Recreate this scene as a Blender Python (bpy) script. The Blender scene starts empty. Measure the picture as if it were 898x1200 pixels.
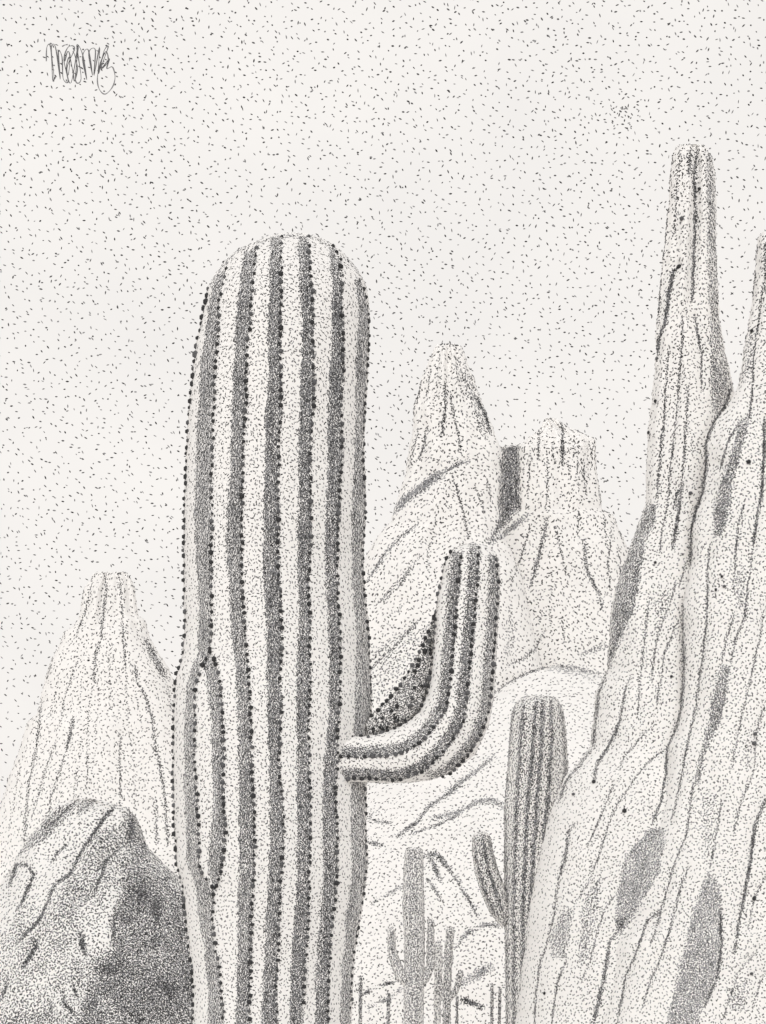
import bpy, math, random
import numpy as np
from mathutils import Vector
from mathutils.bvhtree import BVHTree

random.seed(7)
rng = np.random.default_rng(7)
C = bpy.context.scene.collection
SC = bpy.context.scene

# ------------------------------------------------------------------ camera
F = 1648.0          # focal length in photo pixels (photo 898 x 1200)
HY = 1230.0         # row of the horizon
ZC = 1.6            # eye height
cam_d = bpy.data.cameras.new('camera')
cam = bpy.data.objects.new('camera', cam_d)
C.objects.link(cam)
SC.camera = cam
cam.location = (0, 0, ZC)
cam.rotation_euler = (math.radians(90), 0, 0)
cam_d.sensor_fit = 'VERTICAL'
cam_d.sensor_height = 36.0
cam_d.lens = 36.0 * F / 1200.0
cam_d.shift_y = (HY - 600.0) / 1200.0
cam_d.clip_start = 0.05
cam_d.clip_end = 3000

# ------------------------------------------------------------------ light
EXPOSURE = 0.12
SUN_E, SUN_R = math.radians(38), math.radians(205)
world = bpy.data.worlds.new('World')
SC.world = world
world.use_nodes = True
nt = world.node_tree
nt.nodes.clear()
sky_t = nt.nodes.new('ShaderNodeTexSky')
sky_t.sky_type = 'NISHITA'
sky_t.sun_disc = False
sky_t.sun_elevation = SUN_E
sky_t.sun_rotation = SUN_R
sky_t.dust_density = 4.0
hs = nt.nodes.new('ShaderNodeHueSaturation')      # overcast: nearly colourless sky light
hs.inputs['Saturation'].default_value = 0.10
bg = nt.nodes.new('ShaderNodeBackground')
bg.inputs['Strength'].default_value = 0.09
wo = nt.nodes.new('ShaderNodeOutputWorld')
nt.links.new(sky_t.outputs[0], hs.inputs['Color'])
nt.links.new(hs.outputs[0], bg.inputs['Color'])
nt.links.new(bg.outputs[0], wo.inputs['Surface'])

sl = bpy.data.lights.new('sun', 'SUN')
sl.energy = 0.5
sl.angle = math.radians(90)
sl.color = (1.0, 0.975, 0.94)
sun = bpy.data.objects.new('sun', sl)
C.objects.link(sun)
# from behind the camera, a little to the left, fairly low
sd = Vector((-0.08, -1.0, 0.5)).normalized()
sun.rotation_euler = sd.to_track_quat('Z', 'Y').to_euler()
sky_t.sun_rotation = math.atan2(sd.x, sd.y)

SC.view_settings.view_transform = 'Standard'
SC.view_settings.look = 'None'
SC.view_settings.exposure = EXPOSURE
SC.view_settings.gamma = 1
SC.view_settings.use_curve_mapping = False

# ------------------------------------------------------------------ materials
def paper_mat(name, col, spot=0.0, bump=0.25):
    m = bpy.data.materials.new(name)
    m.use_nodes = True
    n = m.node_tree
    b = n.nodes['Principled BSDF']
    b.inputs['Roughness'].default_value = 0.95
    b.inputs['Specular IOR Level'].default_value = 0.05
    tc = n.nodes.new('ShaderNodeTexCoord')
    no = n.nodes.new('ShaderNodeTexNoise')
    no.inputs['Scale'].default_value = 1.3
    no.inputs['Detail'].default_value = 9
    cr = n.nodes.new('ShaderNodeValToRGB')
    cr.color_ramp.elements[0].position = 0.3
    cr.color_ramp.elements[1].position = 0.7
    cr.color_ramp.elements[0].color = (col[0]*.96, col[1]*.96, col[2]*.96, 1)
    cr.color_ramp.elements[1].color = (*col, 1)
    n.links.new(tc.outputs['Object'], no.inputs['Vector'])
    n.links.new(no.outputs['Fac'], cr.inputs['Fac'])
    n.links.new(cr.outputs['Color'], b.inputs['Base Color'])
    n2 = n.nodes.new('ShaderNodeTexNoise')
    n2.inputs['Scale'].default_value = 60
    n2.inputs['Detail'].default_value = 4
    bp = n.nodes.new('ShaderNodeBump')
    bp.inputs['Strength'].default_value = bump
    bp.inputs['Distance'].default_value = 0.01
    n.links.new(tc.outputs['Object'], n2.inputs['Vector'])
    n.links.new(n2.outputs['Fac'], bp.inputs['Height'])
    n.links.new(bp.outputs['Normal'], b.inputs['Normal'])
    return m

def ink_mat(name, v):
    m = bpy.data.materials.new(name)
    m.use_nodes = True
    n = m.node_tree
    b = n.nodes['Principled BSDF']
    b.inputs['Roughness'].default_value = 0.75
    b.inputs['Specular IOR Level'].default_value = 0.15
    tc = n.nodes.new('ShaderNodeTexCoord')
    no = n.nodes.new('ShaderNodeTexNoise')
    no.inputs['Scale'].default_value = 9
    cr = n.nodes.new('ShaderNodeValToRGB')
    cr.color_ramp.elements[0].color = (v*.7, v*.7, v*.73, 1)
    cr.color_ramp.elements[1].color = (v*1.3, v*1.3, v*1.34, 1)
    n.links.new(tc.outputs['Object'], no.inputs['Vector'])
    n.links.new(no.outputs['Fac'], cr.inputs['Fac'])
    n.links.new(cr.outputs['Color'], b.inputs['Base Color'])
    return m

PAPER = (0.90, 0.878, 0.853)
m_rock = paper_mat('pale_rock', PAPER)
m_cact = paper_mat('pale_cactus_skin', PAPER, bump=0.1)
INK = [ink_mat('graphite_dark', 0.045), ink_mat('graphite_mid', 0.115), ink_mat('graphite_light', 0.29)]

m_sky = bpy.data.materials.new('pale_sky')
m_sky.use_nodes = True
n = m_sky.node_tree
n.nodes.clear()
SKY_EM = 0.875
em = n.nodes.new('ShaderNodeEmission')
no = n.nodes.new('ShaderNodeTexNoise')
no.inputs['Scale'].default_value = 0.02
no.inputs['Detail'].default_value = 10
tc = n.nodes.new('ShaderNodeTexCoord')
cr = n.nodes.new('ShaderNodeValToRGB')
cr.color_ramp.elements[0].position = 0.3
cr.color_ramp.elements[1].position = 0.7
cr.color_ramp.elements[0].color = (0.935, 0.908, 0.882, 1)
cr.color_ramp.elements[1].color = (1.0, 0.968, 0.934, 1)
em.inputs['Strength'].default_value = SKY_EM
out = n.nodes.new('ShaderNodeOutputMaterial')
n.links.new(tc.outputs['Object'], no.inputs['Vector'])
n.links.new(no.outputs['Fac'], cr.inputs['Fac'])
n.links.new(cr.outputs['Color'], em.inputs['Color'])
n.links.new(em.outputs[0], out.inputs['Surface'])

# ------------------------------------------------------------------ helpers
def tag(o, label=None, cat=None, group=None, kind=None):
    if label: o['label'] = label
    if cat: o['category'] = cat
    if group: o['group'] = group
    if kind: o['kind'] = kind
    return o

def empty(name, loc):
    o = bpy.data.objects.new(name, None)
    o.empty_display_size = 0.2
    o.location = loc
    C.objects.link(o)
    return o

def unp(px, py, Y):
    """point at depth Y whose direction from the eye is that of photo pixel px, py"""
    px, py, Y = np.broadcast_arrays(px, py, Y)
    return np.stack([(px-449.0)*Y/F, Y, ZC+(HY-py)*Y/F], -1)

# density fields live on a pixel raster with a margin
X0, X1, Y0, Y1 = -160, 1080, -20, 1300
NX, NY = X1-X0, Y1-Y0
GX, GY = np.meshgrid(np.arange(X0, X1)+.5, np.arange(Y0, Y1)+.5)

def vnoise(sx, sy, seed, ang=0.0):
    """smooth value noise on the raster, cell size sx, sy"""
    r = np.random.default_rng(seed)
    tab = r.random((256, 256))
    ca, sa = math.cos(ang), math.sin(ang)
    u = (GX*ca+GY*sa)/sx + 1000.0; v = (-GX*sa+GY*ca)/sy + 1000.0
    iu = np.floor(u).astype(int); iv = np.floor(v).astype(int)
    fu = u-iu; fv = v-iv
    fu = fu*fu*(3-2*fu); fv = fv*fv*(3-2*fv)
    g = lambda a, b: tab[a % 256, b % 256]
    return (g(iv, iu)*(1-fu)+g(iv, iu+1)*fu)*(1-fv) + (g(iv+1, iu)*(1-fu)+g(iv+1, iu+1)*fu)*fv

WOB = vnoise(5, 5, 3)*2-1          # makes strokes uneven
BRK = vnoise(3, 7, 4)

class Field:
    def __init__(self, base):
        self.D = np.full((NY, NX), float(base))
        self.G = np.zeros((NY, NX))        # groove depth
        self.L = np.zeros((NY, NX))        # share of light pencil grains
    def _box(self, x0, x1, y0, y1):
        i0 = max(0, int(y0-Y0)); i1 = min(NY, int(y1-Y0)+2)
        j0 = max(0, int(x0-X0)); j1 = min(NX, int(x1-X0)+2)
        return i0, i1, j0, j1
    def stroke(self, pts, w=1.2, a=0.7, light=0.0, groove=1.0):
        p = np.array(pts, float)
        m = 4*w+4
        i0, i1, j0, j1 = self._box(p[:, 0].min()-m, p[:, 0].max()+m, p[:, 1].min()-m, p[:, 1].max()+m)
        if i1 <= i0 or j1 <= j0: return
        x = GX[i0:i1, j0:j1] + WOB[i0:i1, j0:j1]*0.8; y = GY[i0:i1, j0:j1]
        best = np.full(x.shape, 1e9)
        for (ax, ay), (bx, by) in zip(p[:-1], p[1:]):
            dx, dy = bx-ax, by-ay
            t = np.clip(((x-ax)*dx+(y-ay)*dy)/(dx*dx+dy*dy+1e-9), 0, 1)
            best = np.minimum(best, np.hypot(x-ax-t*dx, y-ay-t*dy))
        # thin out towards both ends
        e = np.minimum(np.hypot(x-p[0, 0], y-p[0, 1]), np.hypot(x-p[-1, 0], y-p[-1, 1]))
        taper = 0.55+0.45*np.clip(e/12, 0, 1)
        v = np.minimum(a*1.2, 1)*np.exp(-(best/w)**2)*taper*(0.82+0.36*BRK[i0:i1, j0:j1])
        D = self.D[i0:i1, j0:j1]
        L = self.L[i0:i1, j0:j1]
        L[:] = np.where(v > D, light, L)
        D[:] = np.maximum(D, v)
        g = groove*np.exp(-(best/(w*1.4+3.0))**2)*min(1, a*1.3)
        Gs = self.G[i0:i1, j0:j1]
        Gs[:] = np.maximum(Gs, g)
    def poly(self, pts, a, light=0.0, soft=2.0, mix='max', groove=0.0):
        p = np.array(pts, float)
        m = 3*soft+2
        i0, i1, j0, j1 = self._box(p[:, 0].min()-m, p[:, 0].max()+m, p[:, 1].min()-m, p[:, 1].max()+m)
        if i1 <= i0 or j1 <= j0: return
        x = GX[i0:i1, j0:j1]+WOB[i0:i1, j0:j1]*1.5; y = GY[i0:i1, j0:j1]
        ins = np.zeros(x.shape, bool); best = np.full(x.shape, 1e9)
        q = np.roll(p, -1, 0)
        for (ax, ay), (bx, by) in zip(p, q):
            c = ((ay > y) != (by > y)) & (x < (bx-ax)*(y-ay)/(by-ay+1e-12)+ax)
            ins ^= c
            dx, dy = bx-ax, by-ay
            t = np.clip(((x-ax)*dx+(y-ay)*dy)/(dx*dx+dy*dy+1e-9), 0, 1)
            best = np.minimum(best, np.hypot(x-ax-t*dx, y-ay-t*dy))
        s = np.where(ins, best, -best)
        k = np.clip(0.5+s/(2*soft), 0, 1)
        D = self.D[i0:i1, j0:j1]; L = self.L[i0:i1, j0:j1]
        if mix == 'max':
            v = a*k*(0.8+0.4*BRK[i0:i1, j0:j1])
            L[:] = np.where(v > D, light, L); D[:] = np.maximum(D, v)
        else:
            D[:] = D*(1-k)+a*k
            L[:] = L*(1-k)+light*k
        Gs = self.G[i0:i1, j0:j1]
        Gs[:] = np.maximum(Gs, groove*k)
    def blob(self, cx, cy, rx, ry, a, light=0.0):
        g = a*np.exp(-((GX-cx)/rx)**2-((GY-cy)/ry)**2)
        self.L = np.where(g > self.D, light, self.L)
        self.D = np.maximum(self.D, g)
    def sample_G(self, px, py):
        j = np.clip((px-X0-.5), 0, NX-1.001); i = np.clip((py-Y0-.5), 0, NY-1.001)
        j0 = j.astype(int); i0 = i.astype(int); fj = j-j0; fi = i-i0
        G = self.G
        j1 = np.minimum(j0+1, NX-1); i1 = np.minimum(i0+1, NY-1)
        return (G[i0, j0]*(1-fj)+G[i0, j1]*fj)*(1-fi)+(G[i1, j0]*(1-fj)+G[i1, j1]*fj)*fi

def diffuse(D):
    """error diffusion: evenly spread grains whose number follows D; returns row, col"""
    h, w = D.shape
    thr = 0.5+(rng.random(D.shape)-0.5)*0.95
    Dl = D.tolist(); T = thr.tolist()
    err = [rng.random()*0.5 for _ in range(w+2)]
    ri, ci = [], []
    for i in range(h):
        row = Dl[i]; tr = T[i]
        nxt = [0.0]*(w+2)
        carry = 0.0
        if i & 1:
            for j in range(w-1, -1, -1):
                d = row[j]
                if d <= 0.0:
                    carry = 0.0; continue
                v = d+err[j+1]+carry
                if v > tr[j]:
                    ri.append(i); ci.append(j); v -= 1.0
                carry = v*0.4375
                nxt[j+2] += v*0.1875; nxt[j+1] += v*0.3125; nxt[j] += v*0.0625
        else:
            for j in range(w):
                d = row[j]
                if d <= 0.0:
                    carry = 0.0; continue
                v = d+err[j+1]+carry
                if v > tr[j]:
                    ri.append(i); ci.append(j); v -= 1.0
                carry = v*0.4375
                nxt[j] += v*0.1875; nxt[j+1] += v*0.3125; nxt[j+2] += v*0.0625
        err = nxt
    return np.array(ri, int), np.array(ci, int)

def grain_geo(P, Nn, A, L, W, T):
    """octahedral grains: centre, surface normal, picture angle, half sizes (world)"""
    d = np.stack([np.cos(A), np.zeros_like(A), np.sin(A)], -1)
    d = d-(d*Nn).sum(1, keepdims=True)*Nn
    ln = np.linalg.norm(d, axis=1, keepdims=True)
    alt = np.cross(Nn, np.array([0.3, 0.2, 0.9]))
    d = np.where(ln > 0.15, d/np.maximum(ln, 1e-6), alt/np.maximum(np.linalg.norm(alt, axis=1, keepdims=True), 1e-6))
    e = np.cross(Nn, d)
    e /= np.maximum(np.linalg.norm(e, axis=1, keepdims=True), 1e-6)
    L = L[:, None]; W = W[:, None]; T = T[:, None]
    k = 0.35*L
    V = np.stack([P+d*L, P-d*L, P+e*W+d*k, P+e*W-d*k, P-e*W+d*k, P-e*W-d*k, P+Nn*T+d*k, P+Nn*T-d*k], 1)
    f = np.array([(0, 2, 6), (0, 6, 4), (1, 7, 3), (1, 5, 7), (2, 3, 7), (2, 7, 6), (4, 6, 7), (4, 7, 5)])
    n = len(P)
    Fa = (f[None]+np.arange(n)[:, None, None]*8).reshape(-1, 3)
    return V.reshape(-1, 3), Fa

def dot_geo(P, r):
    """round beads: low icospheres"""
    t = (1+5**.5)/2
    v = np.array([(-1, t, 0), (1, t, 0), (-1, -t, 0), (1, -t, 0), (0, -1, t), (0, 1, t), (0, -1, -t), (0, 1, -t), (t, 0, -1), (t, 0, 1), (-t, 0, -1), (-t, 0, 1)])
    v /= np.linalg.norm(v[0])
    f = np.array([(0, 11, 5), (0, 5, 1), (0, 1, 7), (0, 7, 10), (0, 10, 11), (1, 5, 9), (5, 11, 4), (11, 10, 2), (10, 7, 6), (7, 1, 8), (3, 9, 4), (3, 4, 2), (3, 2, 6), (3, 6, 8), (3, 8, 9), (4, 9, 5), (2, 4, 11), (6, 2, 10), (8, 6, 7), (9, 8, 1)])
    sc = 1+rng.uniform(-.22, .22, (len(P), 1, 3))
    V = P[:, None]+v[None]*r[:, None, None]*sc
    Fa = (f[None]+np.arange(len(P))[:, None, None]*12).reshape(-1, 3)
    return V.reshape(-1, 3), Fa

def build_mesh(name, V, quads, tris, tri_mat, mats, parent=None, smooth_quads=True):
    """V (n,3); quads (q,4) material 0 smooth; tris (t,3) with material index"""
    me = bpy.data.meshes.new(name)
    nq, ntr = len(quads), len(tris)
    me.vertices.add(len(V)); me.vertices.foreach_set('co', np.asarray(V, np.float32).ravel())
    loops = np.concatenate([np.asarray(quads, np.int32).ravel(), np.asarray(tris, np.int32).ravel()])
    me.loops.add(len(loops)); me.loops.foreach_set('vertex_index', loops)
    me.polygons.add(nq+ntr)
    st = np.concatenate([np.arange(nq)*4, nq*4+np.arange(ntr)*3]).astype(np.int32)
    me.polygons.foreach_set('loop_start', st)
    for m in mats: me.materials.append(m)
    me.polygons.foreach_set('material_index', np.concatenate([np.zeros(nq, np.int32), np.asarray(tri_mat, np.int32)]))
    sm = np.concatenate([np.ones(nq, bool), np.asarray(tri_mat) == 0])
    me.polygons.foreach_set('use_smooth', sm)
    me.update(calc_edges=True)
    me.validate()
    o = bpy.data.objects.new(name, me)
    C.objects.link(o)
    if parent is not None:
        o.parent = parent
        o.matrix_parent_inverse = parent.matrix_world.inverted() if False else o.matrix_parent_inverse
        # mesh is given in world coordinates: move it into the parent's frame
        off = np.array(parent.location)
        me.vertices.foreach_set('co', (np.asarray(V)-off).astype(np.float32).ravel())
        me.update()
    return o

def densify(pairs, step):
    P = np.array(pairs, float).reshape(-1, 4)
    seg = np.maximum(np.hypot(*(P[1:, :2]-P[:-1, :2]).T), np.hypot(*(P[1:, 2:]-P[:-1, 2:]).T))
    t = np.concatenate([[0], np.cumsum(seg)])
    n = max(3, int(t[-1]/step)+1)
    tt = np.linspace(0, t[-1], n)
    return np.stack([np.interp(tt, t, P[:, k]) for k in range(4)], 1)

def sweep(pairs, Yc, k=1.0, step=4.0, ncol=120, field=None, gdepth=2.0, lump=0.0, rag=0.0, ribs=0, relief=None, seed=0, cap=True):
    """closed body whose outline runs through the pairs (left px,py,right px,py); round in depth"""
    P = densify(pairs, step) if step else np.array(pairs, float)
    if rag:
        r3 = np.random.default_rng(seed+77)
        am = np.clip((P[:, 2]-P[:, 0])/12, 0, 1)
        for col in (0, 2):
            for per, a_ in ((1, .45), (2, .6), (4, .7), (9, .9), (20, 1.0)):
                kn = r3.uniform(-1, 1, len(P)//per+3)
                P[:, col] += rag*a_*am*np.interp(np.arange(len(P))/per, np.arange(len(kn)), kn)
    cx = (P[:, 0]+P[:, 2])/2; cy = (P[:, 1]+P[:, 3])/2
    rx = (P[:, 2]-P[:, 0])/2; ry = (P[:, 3]-P[:, 1])/2
    R = np.hypot(rx, ry)
    ph = np.arange(ncol)/ncol*2*math.pi           # 0 = right, pi/2 = front
    co, si = np.cos(ph), np.sin(ph)
    px = cx[:, None]+rx[:, None]*co; py = cy[:, None]+ry[:, None]*co
    s = Yc/F
    dep = k*R[:, None]*si[None]*s
    env = np.clip(R/15, 0, 1)[:, None]*np.abs(si)[None]**.7
    rr = np.random.default_rng(seed)
    if lump:
        q = np.zeros_like(dep)
        along = np.arange(len(P))[:, None]*(step or 4.0)
        for o in range(7):
            fr = rr.integers(2, 14); a = rr.uniform(0, 6.28); b = rr.uniform(.004, .03)*rr.choice([-1, 1])
            q += np.sin(fr*ph[None]+a+np.sin(along*b*1.3+a)*1.2+along*b*.3)/(1+fr*.18)
        dep = dep+q*env*lump*s*np.sign(si)[None]
    if ribs:
        dep = dep-np.where(si < -.05, 1, 0)[None]*np.abs(np.sin(ribs*ph/2))[None]*2.5*s*env*-1
    if field is not None:
        g = field.sample_G(px, py)
        dep = dep-np.where(si > 0, 1, 0)[None]*g*env*gdepth*s
    if relief is not None:
        dep = dep+np.where(si > 0, 1, 0)[None]*relief(px, py)*env*s
    V = unp(px, py, Yc-dep).reshape(-1, 3)
    nr = len(P)
    i = np.arange(nr-1)[:, None]*ncol; j = np.arange(ncol)[None]; j2 = (j+1) % ncol
    quads = np.stack([i+j, i+ncol+j, i+ncol+j2, i+j2], -1).reshape(-1, 4)
    a0 = len(V)
    c0 = unp(cx[0], cy[0], Yc); c1 = unp(cx[-1], cy[-1], Yc)
    V = np.vstack([V, c0, c1])
    jj = np.arange(ncol); jn = (jj+1) % ncol
    t0 = np.stack([jj, jn, np.full(ncol, a0)], -1)
    b = (nr-1)*ncol
    t1 = np.stack([b+jn, b+jj, np.full(ncol, a0+1)], -1)
    # winding check: front face (ph=pi/2) must look to -Y
    m = (nr//2)*ncol+ncol//4
    q = quads[min(len(quads)-1, m)]
    nn = np.cross(V[q[1]]-V[q[0]], V[q[2]]-V[q[0]])
    if nn[1] > 0:
        quads = quads[:, ::-1]; t0 = t0[:, ::-1]; t1 = t1[:, ::-1]
    return V, quads, np.vstack([t0, t1])

def LR(left, right, bottom_y):
    """pairs at common rows from two outlines given as (x, y) lists, down to bottom_y"""
    l = np.array(left, float); r = np.array(right, float)
    ys = np.unique(np.concatenate([l[:, 1], r[:, 1]]))
    ys = ys[(ys >= max(l[0, 1], r[0, 1])-1e-6)]
    ys = np.append(ys[ys < bottom_y], bottom_y)
    out = []
    for y in ys:
        out.append((np.interp(y, l[:, 1], l[:, 0]), y, np.interp(y, r[:, 1], r[:, 0]), y))
    return out

def ground_row(Yc, z=0.0):
    return HY+(ZC-z)*F/Yc

def stippled(name, body, field, mats_body, parent=None, L=1.35, W=0.55, vert=0.0, back=0.05,
             beads=None, bead_r=2.2, dark=.35, mid=.45, lenvar=.35, only=None):
    V, quads, tris = body
    allf = [tuple(q) for q in quads.tolist()]+[tuple(t) for t in tris.tolist()]
    bvh = BVHTree.FromPolygons(V.tolist(), allf)
    # front: bounding box of the outline in the picture
    pu = (V[:, 0]/V[:, 1])*F+449; pv = HY-(V[:, 2]-ZC)/V[:, 1]*F
    j0 = int(max(X0, pu.min()-2)-X0); j1 = int(min(X1, pu.max()+2)-X0)
    i0 = int(max(Y0, pv.min()-2)-Y0); i1 = int(min(Y1, pv.max()+2)-Y0)
    D = field.D[i0:i1, j0:j1]
    org = Vector((0, 0, ZC))
    P = []; N = []; A = []; DD = []; LT = []
    r_, c_ = diffuse(D)
    jm = np.clip(.46/np.sqrt(np.maximum(D[r_, c_], .01)), .5, 2.2) if len(r_) else 1.0
    jx = rng.uniform(-1, 1, len(r_))*jm; jy = rng.uniform(-1, 1, len(r_))*jm
    for r, c, ax, ay in zip(r_.tolist(), c_.tolist(), jx.tolist(), jy.tolist()):
        x = c+j0+X0+.5+ax; y = r+i0+Y0+.5+ay
        dvec = Vector(((x-449)/F, 1.0, (HY-y)/F))
        h = bvh.ray_cast(org, dvec)
        if h[0] is None: continue
        P.append(h[0][:]); nn = h[1]
        if nn.dot(dvec) > 0: nn = -nn
        N.append(nn[:]); DD.append(D[r, c]); LT.append(field.L[i0+r, j0+c])
    P = np.array(P); N = np.array(N); DD = np.array(DD); LT = np.array(LT)
    # sides and back, by area
    me_faces = quads
    a = V[me_faces[:, 0]]; b = V[me_faces[:, 1]]; c = V[me_faces[:, 2]]; d = V[me_faces[:, 3]]
    fn = np.cross(c-a, d-b); ar = np.linalg.norm(fn, axis=1)/2
    fnn = fn/np.maximum(np.linalg.norm(fn, axis=1, keepdims=True), 1e-12)
    ce = (a+b+c+d)/4
    cp = (ce[:, 0]/ce[:, 1])*F+449; cq = HY-(ce[:, 2]-ZC)/ce[:, 1]*F
    vd = ce-np.array([0, 0, ZC])
    away = ((fnn*vd).sum(1) > 0) | (cp < X0) | (cp > X1) | (cq > Y1)
    w = ar*away*(F/np.maximum(ce[:, 1], .1))**2*back
    tot = w.sum()
    nb = int(min(tot, 5000))
    if nb > 10:
        idx = rng.choice(len(w), nb, p=w/tot)
        uu = rng.random((nb, 1)); vv = rng.random((nb, 1))
        pb = (a[idx]*(1-uu)+b[idx]*uu)*(1-vv)+(d[idx]*(1-uu)+c[idx]*uu)*vv
        P = np.vstack([P, pb]); N = np.vstack([N, fnn[idx]])
        DD = np.append(DD, np.full(nb, back)); LT = np.append(LT, np.zeros(nb))
    n = len(P)
    sc = np.linalg.norm(P-np.array([0, 0, ZC]), axis=1)/F
    dense = np.clip((DD-.2)/.3, 0, 1)
    ang = rng.uniform(0, math.pi, n)
    va = math.pi/2+rng.normal(0, .45, n)
    A = np.where(rng.random(n) < vert*dense+.15*vert, va, ang)
    Lh = L*(1.14-.1*dense)*(1+rng.uniform(-lenvar, lenvar, n))*sc
    Wh = W*(1.06-.02*dense)*(1+rng.uniform(-.3, .3, n))*sc
    gv, gf = grain_geo(P, N, A, Lh, Wh, Wh*.9)
    u = rng.random(n)
    mi = np.where(u < dark, 1, np.where(u < dark+mid, 2, 3))
    lt = rng.random(n) < LT
    mi = np.where(lt, 3, mi)
    mi = np.repeat(mi, 8)
    VV = [V, gv]; TT = [tris, gf+len(V)]; MM = [np.zeros(len(tris), int), mi]
    off = len(V)+len(gv)
    if beads is not None and len(beads):
        bp = []; br = []
        for bd in beads:
            x, y = bd[0], bd[1]; rr = bd[2] if len(bd) > 2 else bead_r
            hit = None
            for dx in (0, 1.5, -1.5, 3, -3, 5, -5):
                h = bvh.ray_cast(org, Vector(((x+dx-449)/F, 1.0, (HY-y)/F)))
                if h[0] is not None:
                    hit = h; break
            if hit is None: continue
            t = hit[0].y-.7*rr*hit[0].y/F
            bp.append(unp(x, y, t)); br.append(rr*t/F*rng.uniform(.85, 1.15))
        if bp:
            dv, df = dot_geo(np.array(bp).reshape(-1, 3), np.array(br))
            VV.append(dv); TT.append(df+off); MM.append(np.repeat(rng.choice([1, 1, 2], len(dv)//12), 20))
    return build_mesh(name, np.vstack(VV), quads, np.vstack(TT), np.concatenate(MM), mats_body+INK, parent)

def along(pts, sp, jit=.6, r=None):
    """bead positions every sp px along a polyline"""
    p = np.array(pts, float)
    s = np.concatenate([[0], np.cumsum(np.hypot(*(p[1:]-p[:-1]).T))])
    t = 0.0; o = []
    while t < s[-1]:
        x = np.interp(t, s, p[:, 0]); y = np.interp(t, s, p[:, 1])
        b = (x+random.uniform(-jit, jit), y+random.uniform(-jit, jit))
        o.append(b if r is None else b+(r*random.uniform(.8, 1.2),))
        t += sp*random.uniform(.82, 1.18)
    return o

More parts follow.
